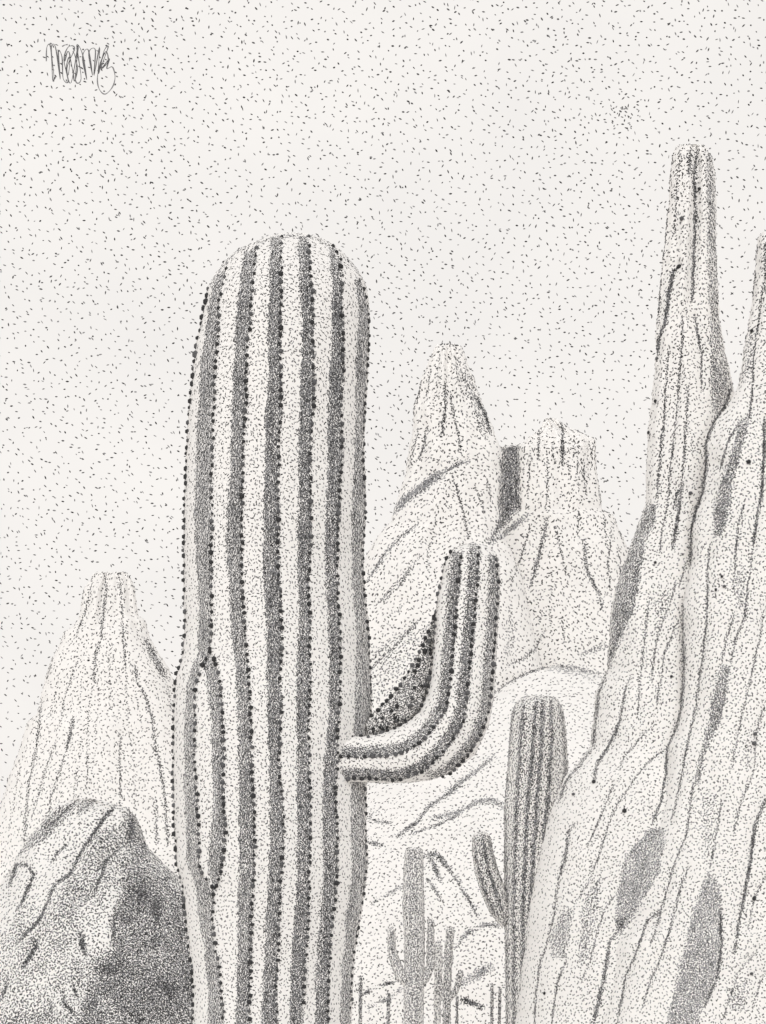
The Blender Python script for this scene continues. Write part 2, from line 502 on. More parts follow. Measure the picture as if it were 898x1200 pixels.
# ------------------------------------------------------------------ sky and ground
def make_sky():
    R = 420.0
    az = np.radians(np.linspace(-85, 85, 69)); el = np.radians(np.linspace(-1.5, 72, 31))
    A, E = np.meshgrid(az, el)
    V = np.stack([R*np.cos(E)*np.sin(A), R*np.cos(E)*np.cos(A), ZC+R*np.sin(E)], -1).reshape(-1, 3)
    na = len(az)
    i = np.arange(len(el)-1)[:, None]*na; j = np.arange(na-1)[None]
    q = np.stack([i+j, i+j+1, i+na+j+1, i+na+j], -1).reshape(-1, 4)[:, ::-1]
    # short pencil dashes
    cell = 3
    xs = np.arange(-800, 1700, cell); ys = np.arange(-260, 1240, cell)
    mx, my = np.meshgrid(xs, ys)
    r2 = np.random.default_rng(5)
    tab = r2.random((60, 60))
    u = (mx+400)/70; v = (my+300)/70
    u = u+6; iu = u.astype(int); iv = v.astype(int); fu = u-iu; fv = v-iv
    nz = (tab[iv, iu]*(1-fu)+tab[iv, iu+1]*fu)*(1-fv)+(tab[iv+1, iu]*(1-fu)+tab[iv+1, iu+1]*fu)*fv
    D = (0.0084+.0062*nz)*cell*cell
    D = D+0.05*cell*cell*np.exp(-((mx-731)/16)**2-((my-134)/14)**2)
    rr, cc = diffuse(D)
    n_ = len(rr)
    px = xs[cc]+rng.uniform(0, cell, n_)+rng.normal(0, 2.3, n_); py = ys[rr]+rng.uniform(0, cell, n_)+rng.normal(0, 2.3, n_)
    d = np.stack([(px-449)/F, np.ones(n_), (HY-py)/F], -1)
    d /= np.linalg.norm(d, axis=1, keepdims=True)
    P = np.array([0, 0, ZC])+d*(R-1.2)
    base = np.where(rng.random(n_) < .62, -.45+rng.normal(0, .5, n_), rng.uniform(0, math.pi, n_))
    sc = (R/F)*np.linalg.norm(np.stack([(px-449)/F, np.ones(n_), (HY-py)/F], -1), axis=1)*0+R/F
    # the sphere is farther in the picture plane than its radius suggests
    sc = sc*d[:, 1]
    L = rng.uniform(1.1, 2.3, n_)*sc; W = rng.uniform(.46, .85, n_)*sc
    gv, gf = grain_geo(P, -d, base, L, W, W*.4)
    u = rng.random(n_)
    mi = np.repeat(np.where(u < .18, 1, np.where(u < .66, 2, 3)), 8)
    o = build_mesh('sky', np.vstack([V, gv]), q, gf+len(V), mi, [m_sky]+INK)
    tag(o, kind='structure')
    # scribbled pencil signature drawn on the sky
    S = [(163,215),(165,165),(178,165),(185,275),(190,270),(180,170),(195,165),(212,278),(205,180),(218,200),(222,275),(240,285),(225,210),(240,165),(262,170),(235,240),(250,290),(275,160),(265,280),(285,275),(270,160),(290,190),(305,280),(290,200),(310,175),(325,265),(312,185),(335,175),(330,265),(350,165),(345,260),(365,180),(380,165),(355,240),(385,205),(375,240),(395,235),(404,270),(395,305),(370,330),(350,315),(342,280),(350,230),(372,180),(380,215),(360,240)]
    S2 = [(218,163),(228,158),(238,156)]
    S3 = [(228,215),(238,180),(246,200),(240,262),(232,240),(244,200),(256,250),(262,285),(272,240),(262,190)]
    vs = []; fs = []
    for T in (S, S2, S3):
        T = np.array(T, float)/2.993
        Q = []
        for k in range(len(T)-1):
            p0 = T[max(k-1, 0)]; p1 = T[k]; p2 = T[k+1]; p3 = T[min(k+2, len(T)-1)]
            for t in np.linspace(0, 1, 7)[:-1]:
                Q.append(.5*((2*p1)+(-p0+p2)*t+(2*p0-5*p1+4*p2-p3)*t*t+(-p0+3*p1-3*p2+p3)*t**3))
        Q.append(T[-1]); Q = np.array(Q)
        tg = np.gradient(Q, axis=0); tg /= np.maximum(np.linalg.norm(tg, axis=1, keepdims=True), 1e-6)
        nn = np.stack([-tg[:, 1], tg[:, 0]], -1)
        wv = .62+.2*np.sin(np.arange(len(Q))*.7)
        base = len(vs)
        for q2, n2, w2 in zip(Q, nn, wv):
            for off, dep in ((w2, 0), (0, -.3), (-w2, 0), (0, .3)):
                x, y = q2+n2*off
                dd = np.array([(x-449)/F, 1, (HY-y)/F]); dd /= np.linalg.norm(dd)
                vs.append(np.array([0, 0, ZC])+dd*(R-2.2+dep))
        for k in range(len(Q)-1):
            for m in range(4):
                a = base+k*4+m; b = base+k*4+(m+1) % 4
                fs.append((a, b, b+4, a+4))
    me = bpy.data.meshes.new('signature')
    me.from_pydata([tuple(v) for v in vs], [], fs)
    me.materials.append(INK[2])
    so = bpy.data.objects.new('signature', me); C.objects.link(so)
    tag(so, 'thin looping grey pencil scribble of a signature in the upper left sky', 'signature')
make_sky()

def make_ground():
    n = 60
    g = np.linspace(-1, 1, n)
    X, Y = np.meshgrid(np.sign(g)*np.abs(g)**2*430, np.sign(g)*np.abs(g)**2*430)
    rr = np.hypot(X, Y-6)
    Z = -.02+0.05*np.sin(X*.7)*np.cos(Y*.6)*np.exp(-rr/60)-.05
    V = np.stack([X, Y, Z], -1).reshape(-1, 3)
    i = np.arange(n-1)[:, None]*n; j = np.arange(n-1)[None]
    q = np.stack([i+j, i+j+1, i+n+j+1, i+n+j], -1).reshape(-1, 4)
    # pebbles near the viewer
    k = 5000
    px = rng.uniform(-14, 14, k); py = rng.uniform(1, 30, k)
    P = np.stack([px, py, 0.05*np.sin(px*.7)*np.cos(py*.6)-.07+.01], -1)
    N = np.tile([0, 0, 1.0], (k, 1))
    s = rng.uniform(.008, .02, k)
    gv, gf = grain_geo(P, N, rng.uniform(0, .1, k), s*1.5, s, s*.7)
    mi = np.repeat(rng.integers(1, 4, k), 8)
    o = build_mesh('desert_ground', np.vstack([V, gv]), q, gf+len(V), mi, [m_rock]+INK)
    tag(o, kind='structure')
make_ground()

# ------------------------------------------------------------------ far rocks: shared pencil field
def faint(field, left, right, ys, ts, a, w=.9, seed=1, light=.3):
    r = random.Random(seed)
    l = np.array(left, float); q = np.array(right, float)
    for t in ts:
        y0 = r.uniform(ys[0], ys[0]+(ys[1]-ys[0])*.6); y1 = min(ys[1], y0+r.uniform(60, 220))
        pts = []
        ph = r.uniform(0, 6)
        for y in np.arange(y0, y1, 12):
            xl = np.interp(y, l[:, 1], l[:, 0]); xr = np.interp(y, q[:, 1], q[:, 0])
            pts.append((xl+(xr-xl)*t+1.5*math.sin(y*.05+ph)+r.uniform(-.7, .7), y))
        if len(pts) > 2: field.stroke(pts, w, a*r.uniform(.7, 1.3), light)

# left butte
bl = [(108,672),(106,678),(99,687),(95.6,704),(92,723.5),(86,733),(75,741),(70,755),(61,772.5),(54,797),(48,821.5),(44,836),(32,846),(24.5,870.6),(17,895),(10,910),(2.5,937),(-12,980),(-30,1040),(-60,1150),(-80,1270)]
br = [(150,672),(154,678),(157,684),(160.5,706),(163,721),(171.5,728),(175,745.6),(186,765),(196,782),(204,800),(222,850),(238,900),(256,960),(275,1040),(300,1150),(320,1270)]
fb = Field(.05)
fb.D *= .75+.5*vnoise(30, 40, 21)
ST = fb.stroke
ST([(124,672),(124,694),(120,728),(119,748)], 1.8, .5); ST([(119,748),(111.5,767.6),(110,802)], 2, .38); ST([(110,802),(105,821.6),(103,853),(102,932)], 1.3, .25)
ST([(138.5,672),(142,699),(144.6,748),(148,790)], 1.4, .38); ST([(148,790),(147,821),(150,850)], 1.1, .2)
ST([(109,677),(100.5,716),(88,748)], 1.4, .4)
ST([(61,772.5),(55,797)], 1.8, .5); ST([(48,821),(46,850),(41.7,883),(34,915),(32,939),(28,990)], 1.9, .4)
ST([(86,843.6),(78.4,878)], 2.2, .65); ST([(78.4,878),(71,902),(61,932),(56,960)], 1.6, .42)
ST([(65,870.6),(54,900),(44,937),(37,960)], 1.5, .36); ST([(92,770),(83,797),(76,816.7),(70,851)], 1.3, .3)
ST([(158,780),(162,799.5)], 2.6, .45); ST([(162,799),(171.6,819),(179,841),(182.6,878),(189,902.5),(193.6,937),(197,990)], 1.8, .4)
ST([(142,858),(140,895),(142,934)], 1.6, .36); ST([(172,753),(184,775),(193,793)], 3.8, .7); ST([(175,748),(176,782)], 1, .3)
ST([(129,748),(129,834)], 1, .22); ST([(69,787),(65,812),(60,840)], 1, .25); ST([(182,936),(184,987)], 2, .35); ST([(143,920),(143,941)], 1.3, .3)
ST([(99,687),(95.6,704),(92,723.5),(86,733),(75,741),(70,755),(61,772)], .9, .35); ST([(44,836),(32,846),(24.5,870),(10,910),(2.5,937),(-12,980)], .9, .3)
ST([(137,667),(149.5,671),(157,684),(160.5,706),(163,721),(171.5,728),(175,745)], .9, .3); ST([(108,676),(125,671),(150,671)], .9, .3)
ST([(196,800),(204,850),(207,900)], 1.1, .25); ST([(24,890),(18,930),(10,980)], 1.2, .22); ST([(90,900),(86,940)], 1, .22)
faint(fb, bl, br, (700, 980), [.12,.2,.27,.35,.42,.5,.56,.63,.7,.78,.86,.93], .15, seed=2)
YB = 70.0
body = sweep(LR([(112,670.5)]+bl, [(146,670.5)]+br, ground_row(YB)+1), YB, k=.5, field=fb, gdepth=3, lump=2, rag=1.0, seed=1)
o = stippled('rock_butte', body, fb, [m_rock], vert=.5, L=1.25, W=.52)
tag(o, 'tall pale stippled butte with a blunt flat top, rising alone left of the giant cactus', 'rock', 'buttes in the distance')

# middle mountains
fm = Field(.047)
fm.D *= .75+.5*vnoise(26, 30, 31)
ST = fm.stroke
ST([(521.5,449),(522.5,473),(518,511)], 1.7, .5); ST([(528,459),(530,480),(537,507),(541,531.5)], 1.3, .38)
ST([(494,446),(488,473)], 1.6, .5); ST([(501,500.5),(495.6,528),(492,538)], 1.8, .45); ST([(490,504),(480,549)], 1.3, .32)
ST([(558,466),(568,483),(575,507)], 1.9, .8); ST([(540,430),(552,455),(562,480),(568,507)], 8, .2, .6)
ST([(509,405),(500,425),(493,449),(485,480),(482,511)], 1.1, .28); ST([(509,405),(525,403),(541,405),(550,424),(560,452)], 1.3, .34)
ST([(505,430),(500,470)], 1.2, .25); ST([(533,410),(536,440),(545,470)], 1.2, .25); ST([(515,410),(512,450),(508,480)], 1, .22)
ST([(461,599),(478,583),(492,573),(516,556)], 4.6, .62, .85); ST([(516,556),(535,545),(549,539)], 2.2, .45, .8)
ST([(461,599),(492,577),(516,558)], 1.2, .5)
ST([(530,555.7),(540.5,590),(549,631.6)], 1.1, .4); ST([(558,573),(568,600.6)], 1.4, .3); ST([(570,559),(577,593.7)], 1.4, .3)
ST([(432,680),(451,649),(471,628),(490,614)], 2, .42, .6); ST([(440,710),(475,673),(492,652)], 1.3, .34, .4); ST([(447,708),(470,684),(485,664)], 1.1, .32)
ST([(504,635),(500,668)], 1, .25); ST([(512,600),(505,640)], 1, .2)
ST([(434,785),(450,768),(468,751.7),(493.6,724.6)], 1.5, .6); ST([(444.5,785),(457.5,767),(470,748)], 1.3, .35); ST([(458,722),(475,708)], 1.2, .25, .6)
fm.poly([(433,760),(470,735),(508,728),(500,770),(470,800),(436,835)], .11, .5, 8)
ST([(632,504),(631,538)], 1.7, .5); ST([(658,497),(659.5,514),(659,545)], 1.9, .62); ST([(673,511),(673,535)], 1.2, .35)
ST([(682,538),(687,580)], 1.4, .45); ST([(640.6,518),(642,562.6),(640,600)], 1, .28); ST([(623,524.6),(618,583)], 1.1, .26)
ST([(640.6,607),(637,631.6),(621.6,687)], 2, .48, .3); ST([(623,614),(610,655),(597,690)], 1.3, .36)
ST([(678.5,597),(677,625)], 1.5, .38); ST([(685,631.6),(687,666),(703,697),(706,715)], 1.9, .45, .3)
ST([(718,611),(713,659),(715,697)], 1.2, .32); ST([(707,600),(711,640)], 1.1, .3); ST([(651,614),(656,640),(665,675)], 1.3, .28); ST([(725,640),(728,680)], 1.2, .28)
ST([(618,604),(592,625),(575,637)], 3.2, .42, .8)
for x in (615, 648, 667, 678, 690, 695): ST([(x,516),(x+random.uniform(-2,3),random.uniform(545,585))], 1, .22)
ST([(637,492),(651,490),(665,500),(686,509),(697,515)], 1.1, .28); ST([(697,515),(699,545),(703,580),(706,597),(720,604),(727,625),(735,645)], 1.1, .28)
fm.poly([(587,524),(610,522),(609.5,597),(592,616),(571.5,637),(583,611),(585,583)], .58, .35, 1.5, groove=1.5)  # shadowed side face in the cleft, its shade put in by grain density
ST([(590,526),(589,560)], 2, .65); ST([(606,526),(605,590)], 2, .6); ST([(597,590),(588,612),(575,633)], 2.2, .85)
ST([(637,741),(629,758.5),(614,771.5),(596,779)], 1.5, .55, .2); ST([(647,672),(645,735),(646,750)], 1, .22); ST([(658.5,728),(662,752)], 1.4, .35)
ST([(634,712),(631,733)], 1.3, .25)
ST([(580.6,811.5),(599,798.5),(620.6,788),(642,782)], 1.4, .7, .1); ST([(647,782),(668,784.5),(699,791)], 5, .32, .9); ST([(679,767),(709,757)], 2.8, .34, .8)
fm.poly([(593,726),(607,726),(604,765),(590,770)], .16, .7, 4)
for s in (
 ([(526,928.5),(540,917),(561,901.4),(579,886)], 2.4, .4, .6), ([(527,928),(541,916)], 3, .6, .3),
 ([(466.6,979),(491,961.7),(501,947),(518,934.7),(540,920)], 1.8, .6, .2), ([(508,959),(537.6,952),(559.7,939.6),(577,938),(589,944.5)], 2.6, .45, .6),
 ([(481,977.6),(513,966.6),(540,954)], 1.4, .5, .2), ([(431,958),(442,963),(460,964)], 1.4, .45, .2), ([(431,955.5),(448,947)], 1.2, .3, .5),
 ([(431,987),(447,990)], 1.8, .6, .2), ([(436,1058.5),(452,1050),(472.7,1037.6)], 1.6, .42, .4),
 ([(498,1003),(510.7,999.7),(520.5,1010.7),(530,1023)], 2, .55, .2), ([(530,1023),(540,1040),(550,1055),(560,1074)], 1.5, .42, .2),
 ([(503,1003),(510.7,1018),(517,1031.5)], 2, .55, .2), ([(501,1030),(511,1045),(518,1056)], 1.5, .42, .2),
 ([(535,1108.7),(547.5,1094),(567,1084),(586.7,1084)], 2.2, .42, .4), ([(426,1165),(444.5,1156.5),(466.6,1148)], 1.7, .6, .1),
 ([(432,1180),(457,1170),(470,1159)], 2, .38, .7), ([(542.5,1171),(564.6,1180)], 2.2, .75, 0), ([(542.5,1150),(557,1144),(574,1133)], 4, .5, .8),
 ([(600,708),(596,735)], 1.2, .2, .5)):
    ST(s[0], s[1]*1.25, min(1, s[2]*1.2), s[3])

B1L = [(509,405),(501,424.5),(492,449),(485,480),(482,511),(475,556),(464.5,590),(458,611),(440,632),(415,680),(385,760),(350,900),(310,1100),(290,1270)]
B1R = [(541,405),(549,424.5),(559,452),(568,476),(578,504),(587,525),(588,556),(586,590),(590,625),(610,670),(630,760),(660,900),(690,1100),(700,1270)]
B1 = 78.0
body = sweep(LR([(516,403)]+B1L, [(534,403)]+B1R, ground_row(B1)), B1, k=.5, field=fm, gdepth=3, lump=2.2, rag=1.0, seed=4)
o = stippled('rock_butte', body, fm, [m_rock], vert=.35, L=1.4, W=.6)
tag(o, 'tall cone shaped butte with rounded top behind the raised cactus arm', 'rock', 'buttes in the distance')
B2L = [(637,491.5),(634,500),(623,511),(609,521),(587,523.5),(584,560),(580,620),(560,680),(540,760),(520,900),(500,1100),(490,1270)]
B2R = [(651,490),(665,500.5),(685.5,509),(697.5,514),(698.5,545),(703,580),(706,597),(720,604),(727,625),(736,645),(742,690),(760,760),(800,900),(840,1100),(860,1270)]
B2 = 84.0
body = sweep(LR([(640,490)]+B2L, [(650,490)]+B2R, ground_row(B2)), B2, k=.5, field=fm, gdepth=3, lump=2.2, rag=1.0, seed=9)
o = stippled('rock_butte', body, fm, [m_rock], vert=.35, L=1.4, W=.6)
tag(o, 'broad stepped butte with a dark cleft on its left side, beside the tall spire', 'rock', 'buttes in the distance')
HL = [(640,782),(620,788),(599,798.5),(580,812),(540,835),(500,858),(430,900),(330,960),(230,1050),(180,1150),(160,1270)]
HR = [(655,782),(668,784),(699,790),(740,805),(800,830),(880,880),(960,960),(1020,1100),(1050,1270)]
YH = 48.0
body = sweep(LR([(645,781)]+HL, [(650,781)]+HR, ground_row(YH)), YH, k=.55, field=fm, gdepth=3, lump=2, rag=1.0, seed=12)
o = stippled('hill', body, fm, [m_rock], vert=.1, L=1.35, W=.58)
tag(o, kind='structure')

# ------------------------------------------------------------------ dark boulder, bottom left
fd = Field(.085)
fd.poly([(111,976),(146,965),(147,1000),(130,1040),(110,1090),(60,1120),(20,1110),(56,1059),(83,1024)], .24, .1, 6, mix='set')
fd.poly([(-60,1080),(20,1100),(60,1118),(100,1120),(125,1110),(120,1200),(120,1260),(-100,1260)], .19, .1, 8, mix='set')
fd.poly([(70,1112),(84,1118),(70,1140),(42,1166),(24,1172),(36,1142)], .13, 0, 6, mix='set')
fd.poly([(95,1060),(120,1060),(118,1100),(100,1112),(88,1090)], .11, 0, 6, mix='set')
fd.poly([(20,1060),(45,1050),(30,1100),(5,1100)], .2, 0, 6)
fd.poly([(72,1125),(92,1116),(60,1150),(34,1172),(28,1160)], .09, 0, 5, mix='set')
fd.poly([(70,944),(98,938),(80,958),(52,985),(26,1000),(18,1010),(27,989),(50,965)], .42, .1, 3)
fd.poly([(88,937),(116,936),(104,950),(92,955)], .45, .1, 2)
fd.poly([(146,945),(160,953),(173,987),(208,1024),(240,1100),(260,1260),(80,1260),(92,1200),(107,1160),(120,1126),(134,1107),(131,1080),(147,1040),(150,987)], .54, .08, 7, mix='set')  # shaded right face: the shade is drawn in with crowded grains
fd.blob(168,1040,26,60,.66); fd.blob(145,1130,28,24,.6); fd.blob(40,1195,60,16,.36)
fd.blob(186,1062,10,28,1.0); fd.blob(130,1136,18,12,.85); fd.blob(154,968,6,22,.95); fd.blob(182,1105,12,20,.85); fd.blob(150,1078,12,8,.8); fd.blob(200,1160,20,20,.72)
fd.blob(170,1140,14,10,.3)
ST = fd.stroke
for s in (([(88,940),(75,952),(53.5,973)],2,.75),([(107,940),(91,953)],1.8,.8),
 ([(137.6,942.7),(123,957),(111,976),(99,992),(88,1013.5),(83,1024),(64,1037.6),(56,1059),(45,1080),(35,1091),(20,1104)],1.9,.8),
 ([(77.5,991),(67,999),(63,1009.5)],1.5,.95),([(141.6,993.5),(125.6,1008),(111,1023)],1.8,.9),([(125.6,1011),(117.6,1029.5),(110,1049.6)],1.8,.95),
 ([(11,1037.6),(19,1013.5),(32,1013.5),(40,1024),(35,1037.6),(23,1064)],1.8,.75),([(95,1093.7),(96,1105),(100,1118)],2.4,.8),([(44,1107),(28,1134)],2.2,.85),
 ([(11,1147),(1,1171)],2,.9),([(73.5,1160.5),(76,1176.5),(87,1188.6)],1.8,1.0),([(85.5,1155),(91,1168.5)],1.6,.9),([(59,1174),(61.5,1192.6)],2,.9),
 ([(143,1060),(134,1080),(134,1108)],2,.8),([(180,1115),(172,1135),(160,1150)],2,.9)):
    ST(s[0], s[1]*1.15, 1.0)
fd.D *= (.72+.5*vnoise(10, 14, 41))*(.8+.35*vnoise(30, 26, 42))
YD = 11.0
dl = [(86,936.5),(72,941),(67,944),(53,960),(40,974),(27,989.5),(18,1010),(6,1030),(-12,1060),(-40,1110),(-70,1200),(-90,1350),(-100,1480)]
dr = [(112,936.5),(128,940),(140,944),(151,949),(159,958),(165,972),(171,987),(182,1001),(194,1013),(210,1027),(235,1060),(262,1120),(290,1200),(320,1350),(330,1480)]
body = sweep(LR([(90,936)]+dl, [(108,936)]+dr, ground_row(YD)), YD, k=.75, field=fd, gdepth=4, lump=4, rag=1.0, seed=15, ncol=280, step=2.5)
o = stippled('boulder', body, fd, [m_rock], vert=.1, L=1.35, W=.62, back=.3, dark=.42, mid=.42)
tag(o, 'large darkly shaded boulder with a peaked top in the lower left corner', 'rock')

# ------------------------------------------------------------------ right rock formation
fr = Field(.066)
fr.D *= .7+.6*vnoise(14, 40, 51, -.15)
ST = fr.stroke
for s in (
 ([(817.5,172),(813.6,209),(815,253),(813,305),(811,354)],1.5,.95),([(813.6,369.5),(817.5,390),(822.6,418.5),(822.6,457)],1.1,.5),
 ([(796,312),(789,318),(784,344),(780,375),(772,398),(769.7,420)],1.6,.9),([(790,173),(785,207),(781,266),(775,318),(771,382)],1,.42),
 ([(797,176),(794,214.5),(790,279)],.9,.32),([(809,176),(808,205)],2,.4),([(800.7,369.5),(799,408),(795.5,457)],1,.4),([(782.6,411),(781,457)],1,.35),
 ([(781.6,440),(778,495),(774,532.6),(770,585.5)],1.1,.45),([(796,440),(792.6,491),(787,539),(782,594),(775,627),(773,652)],1,.36),
 ([(806.5,453),(805,491),(802.5,528),(800,563.5)],1,.42),([(800,568),(795,603),(788,643)],1.6,.9),([(800,567),(792.6,581),(790,596.6)],1.6,.7),
 ([(857,451),(852,473),(839,491),(832,506),(827,524),(828,546),(823.5,577),(816,599),(810,621),(809.6,663)],1.6,.9),
 ([(883,440),(880,480),(878.6,487),(867.6,495),(856.6,510.6),(850,528),(844,550)],1.1,.55),
 ([(896,491),(895,539),(893,577),(887,605),(883,638)],1.3,.7),([(883,638),(878.6,671.5),(875,698)],1,.35),
 ([(873,588),(865,616),(862,649.5),(859,698)],1,.42),([(832,638),(829,671.5),(828,698)],1,.45),([(805,655),(800,675),(795,690)],1,.5),
 ([(709,790),(702,812.5),(698,847),(694.5,877)],1.6,.85),([(694.5,877),(679,897),(664,915),(655,940)],1.4,.85),
 ([(761,698.6),(757,733),(753,773),(749,807),(747.5,842)],1,.35),([(792.5,680),(786,706.5),(771,743.6),(766,773),(763,799)],1,.4),
 ([(799,717),(787,746),(778,767.5),(774,799),(768.7,831)],1,.42),([(801,709),(801,746)],1.1,.6),([(801,746),(802,786)],1.7,.95),([(802,786),(799,828),(792.5,855),(782,876),(781,905),(775,940),(769,953),(764,966)],1.2,.85),
 ([(829.6,680),(828,733),(821.7,780.7),(816,828),(806,871),(798,913),(792.5,940),(786,963)],1.1,.5),
 ([(782,876),(758,895),(739.5,918.5),(726,938)],.9,.42),([(739.5,791),(731.6,812.5),(727.6,839)],1,.5),([(727.6,839),(723.6,855),(713,876),(700,895),(696,916)],1.4,.8),
 ([(766,850),(747.5,868),(731.6,887),(725,903)],.9,.38),([(860,720),(851,751.6),(845.5,778)],1,.45),([(877,680),(873,722),(861,751.6),(856,778)],1,.42),
 ([(897,712),(890.6,746),(880,794),(872,828),(865,860),(857.5,900)],1,.4),([(897,823),(888,852),(885,876),(885,900),(872,934)],.9,.42),
 ([(812,920),(804,980),(789,1016),(779,1053),(776,1063),(769,1089),(762.6,1106)],1.1,.48),([(845.6,940),(837,993),(832,1016)],1,.4),
 ([(897,936.6),(885,966.5),(879,1013),(869,1066),(860.5,1116)],1.5,.75),([(875.5,920),(865.5,950),(859,980)],1,.38),([(897,1026),(884,1053),(877,1086)],1.1,.5),
 ([(719.5,920),(703,960),(688,993)],1,.45),([(739,920),(723,943),(714.5,963)],1,.45),([(714,963),(703,1000),(689.6,1036),(673,1059)],1,.42),
 ([(673,966),(666,975),(665,990),(662,1007),(655,1029)],1.5,.8),([(655,1029),(650,1069),(643,1099),(633,1129),(628,1169),(626,1205)],1.1,.5),
 ([(724.5,1044.5),(709.5,1063),(699.6,1096),(689.6,1132),(681,1152)],1,.42),([(729,1085),(714.5,1102.5),(708,1146),(696,1199)],1.7,.85),
 ([(776,1065),(759,1079),(746,1116),(733,1146),(723,1199)],1.1,.6),([(806,1016),(796,1046),(787.5,1079),(776,1119),(762.6,1149),(752.7,1182)],1.1,.45),
 ([(844,1063),(845.6,1106),(840.6,1146),(825.7,1179)],1.5,.85),([(663,1126),(653,1152),(646.5,1199)],1.1,.48),([(892,1109),(865.5,1139),(845.6,1199)],1,.42),([(897,1136),(882,1179)],1,.38),
 ([(887,276.5),(884.6,331),(877,377),(872,408)],1,.4),([(895,331),(888.5,382),(883,421),(882,457)],1,.42),
 ([(660,913),(652,935),(643,955),(636,985),(628,1020),(621,1060),(614,1120),(604,1200)],.9,.28)):
    ST(s[0], s[1]*1.22, min(1, s[2]*1.25), groove=.8)
PO = fr.poly
PO([(827,176),(836,182),(838,227),(841,305),(843,369),(849,408),(857,450),(846,478),(836,486),(833,457),(833,408),(832,369),(830,305),(829,227)], .40, .35, 2.5)
PO([(868,495),(879,490),(870,525),(860,560),(855,600),(845,628),(836,630),(838,590),(845,565),(855,535)], .5, .25, 2)
PO([(757,590),(771,591),(766,614),(756,634),(752,660),(747.5,693),(742,720),(731.6,738),(723.6,762),(713,786),(704,795),(713,754),(715.7,720),(722,687),(733,654),(742,630)], .55, .2, 2)  # shadow on the left flank, drawn in as dense grains
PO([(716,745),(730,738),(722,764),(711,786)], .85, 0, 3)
PO([(845,780),(856,780),(853,807),(845,844),(835,863),(827,881),(819,921),(811,921),(822,881),(827,858),(837,807)], .45, .35, 2)
PO([(762,970),(781,970),(773,1020),(756,1053),(739,1079),(729,1094),(721,1079),(723,1046),(733,1003)], .45, .7, 2)
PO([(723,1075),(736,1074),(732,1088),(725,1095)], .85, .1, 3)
PO([(829,1020),(844,1036),(845,1106),(839,1149),(822,1185),(819,1210),(779,1210),(796,1132),(812,1066)], .42, .75, 2)
PO([(673,1063),(668,1090),(663,1122),(648,1122),(643,1099),(660,1066)], .34, .5, 3)
PO([(706,1020),(700,1079),(686,1132),(676,1132),(683,1053)], .24, .3, 3)
PO([(819,930),(842,930),(838,1006),(825,1006)], .17, .1, 5); PO([(852,1155),(879,1145),(876,1185),(856,1185)], .2, .3, 4)
PO([(864,390),(885,380),(882,440),(864,452)], .2, .4, 4); PO([(862,670),(876,665),(874,710),(862,715)], .22, .2, 4)
PO([(767,695),(790,685),(782,725),(768,745)], .17, .1, 5); PO([(765,705),(775,690),(770,720)], .22, .1, 4)
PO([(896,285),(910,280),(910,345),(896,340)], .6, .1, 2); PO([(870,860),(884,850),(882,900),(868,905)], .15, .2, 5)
fr.D *= np.where(fr.D > .2, .72+.5*vnoise(9, 16, 55), 1)
SPL = [(792,170),(788,176),(785,207),(781,266),(775,318),(771,382),(767,440),(763,475),(759,510),(757,555),(757,592),(742,628),(733,654),(722,687),(715.7,720),(711,786),(698,812),(694,847),(690,876),(676,894),(660,912),(652,935),(643,955),(636,985),(628,1020),(621,1060),(614,1120),(603,1200),(590,1300)]
SPR = [(826,170),(835,184),(838,227),(841,305),(844,369),(850,408),(857,450),(870,500),(900,600),(930,760),(960,900),(990,1050),(1010,1200),(1020,1300)]
YS = 19.0
froot = empty('rock_formation', (unp(800, 1200, YS)[0], YS, 0))
bpy.context.view_layer.update()
holes = [(819.5,221),(799,256),(796,312),(769.7,420),(768,470),(760,507),(809,578),(768,659),(787,792.6),(672,930.5),(732,950),(776,1065),(763,1106.5),(782,1134),(638,1164),(696,916),(731,950)]
holes = [h+(2.3,) for h in holes]
body = sweep(LR([(797,169)]+SPL, [(822,169)]+SPR, ground_row(YS)), YS, k=.55, field=fr, gdepth=4, lump=2.2, rag=1.0, seed=22, ncol=340, step=3.5)
stippled('spire', body, fr, [m_rock], froot, vert=.35, L=1.2, W=.54, beads=holes, back=.07)
S2L = [(893,272),(888,278),(884.6,331),(877,377),(872,408),(866,452),(855,475),(840,492),(832,506),(827,524),(828,546),(823.5,577),(816,599),(810,625),(809,660),(803,690),(801,709),(801,746),(802,786),(799,828),(792.5,855),(782,876),(781,905),(774,940),(764,966),(745,1020),(729,1085),(714,1103),(708,1146),(696,1199),(680,1300)]
S2R = [(935,274),(943,290),(950,400),(965,520),(985,700),(1010,900),(1040,1100),(1060,1300)]
holes2 = [(881,387.5),(877.5,541),(846,675.5),(849,687),(839,691),(885,860),(884,871),(884,1053),(881,1141)]
holes2 = [h+(2.3,) for h in holes2]
YS2 = 18.2
body = sweep(LR([(900,269)]+S2L, [(928,269)]+S2R, ground_row(YS2)), YS2, k=.5, field=fr, gdepth=4, lump=2.2, rag=1.0, seed=31, ncol=320, step=3.5)
s2 = stippled('spire', body, fr, [m_rock], froot, vert=.35, L=1.2, W=.54, beads=holes2, back=.07)
tag(froot, 'towering pale rock formation with slender spires and long cracks along the right edge', 'rock')

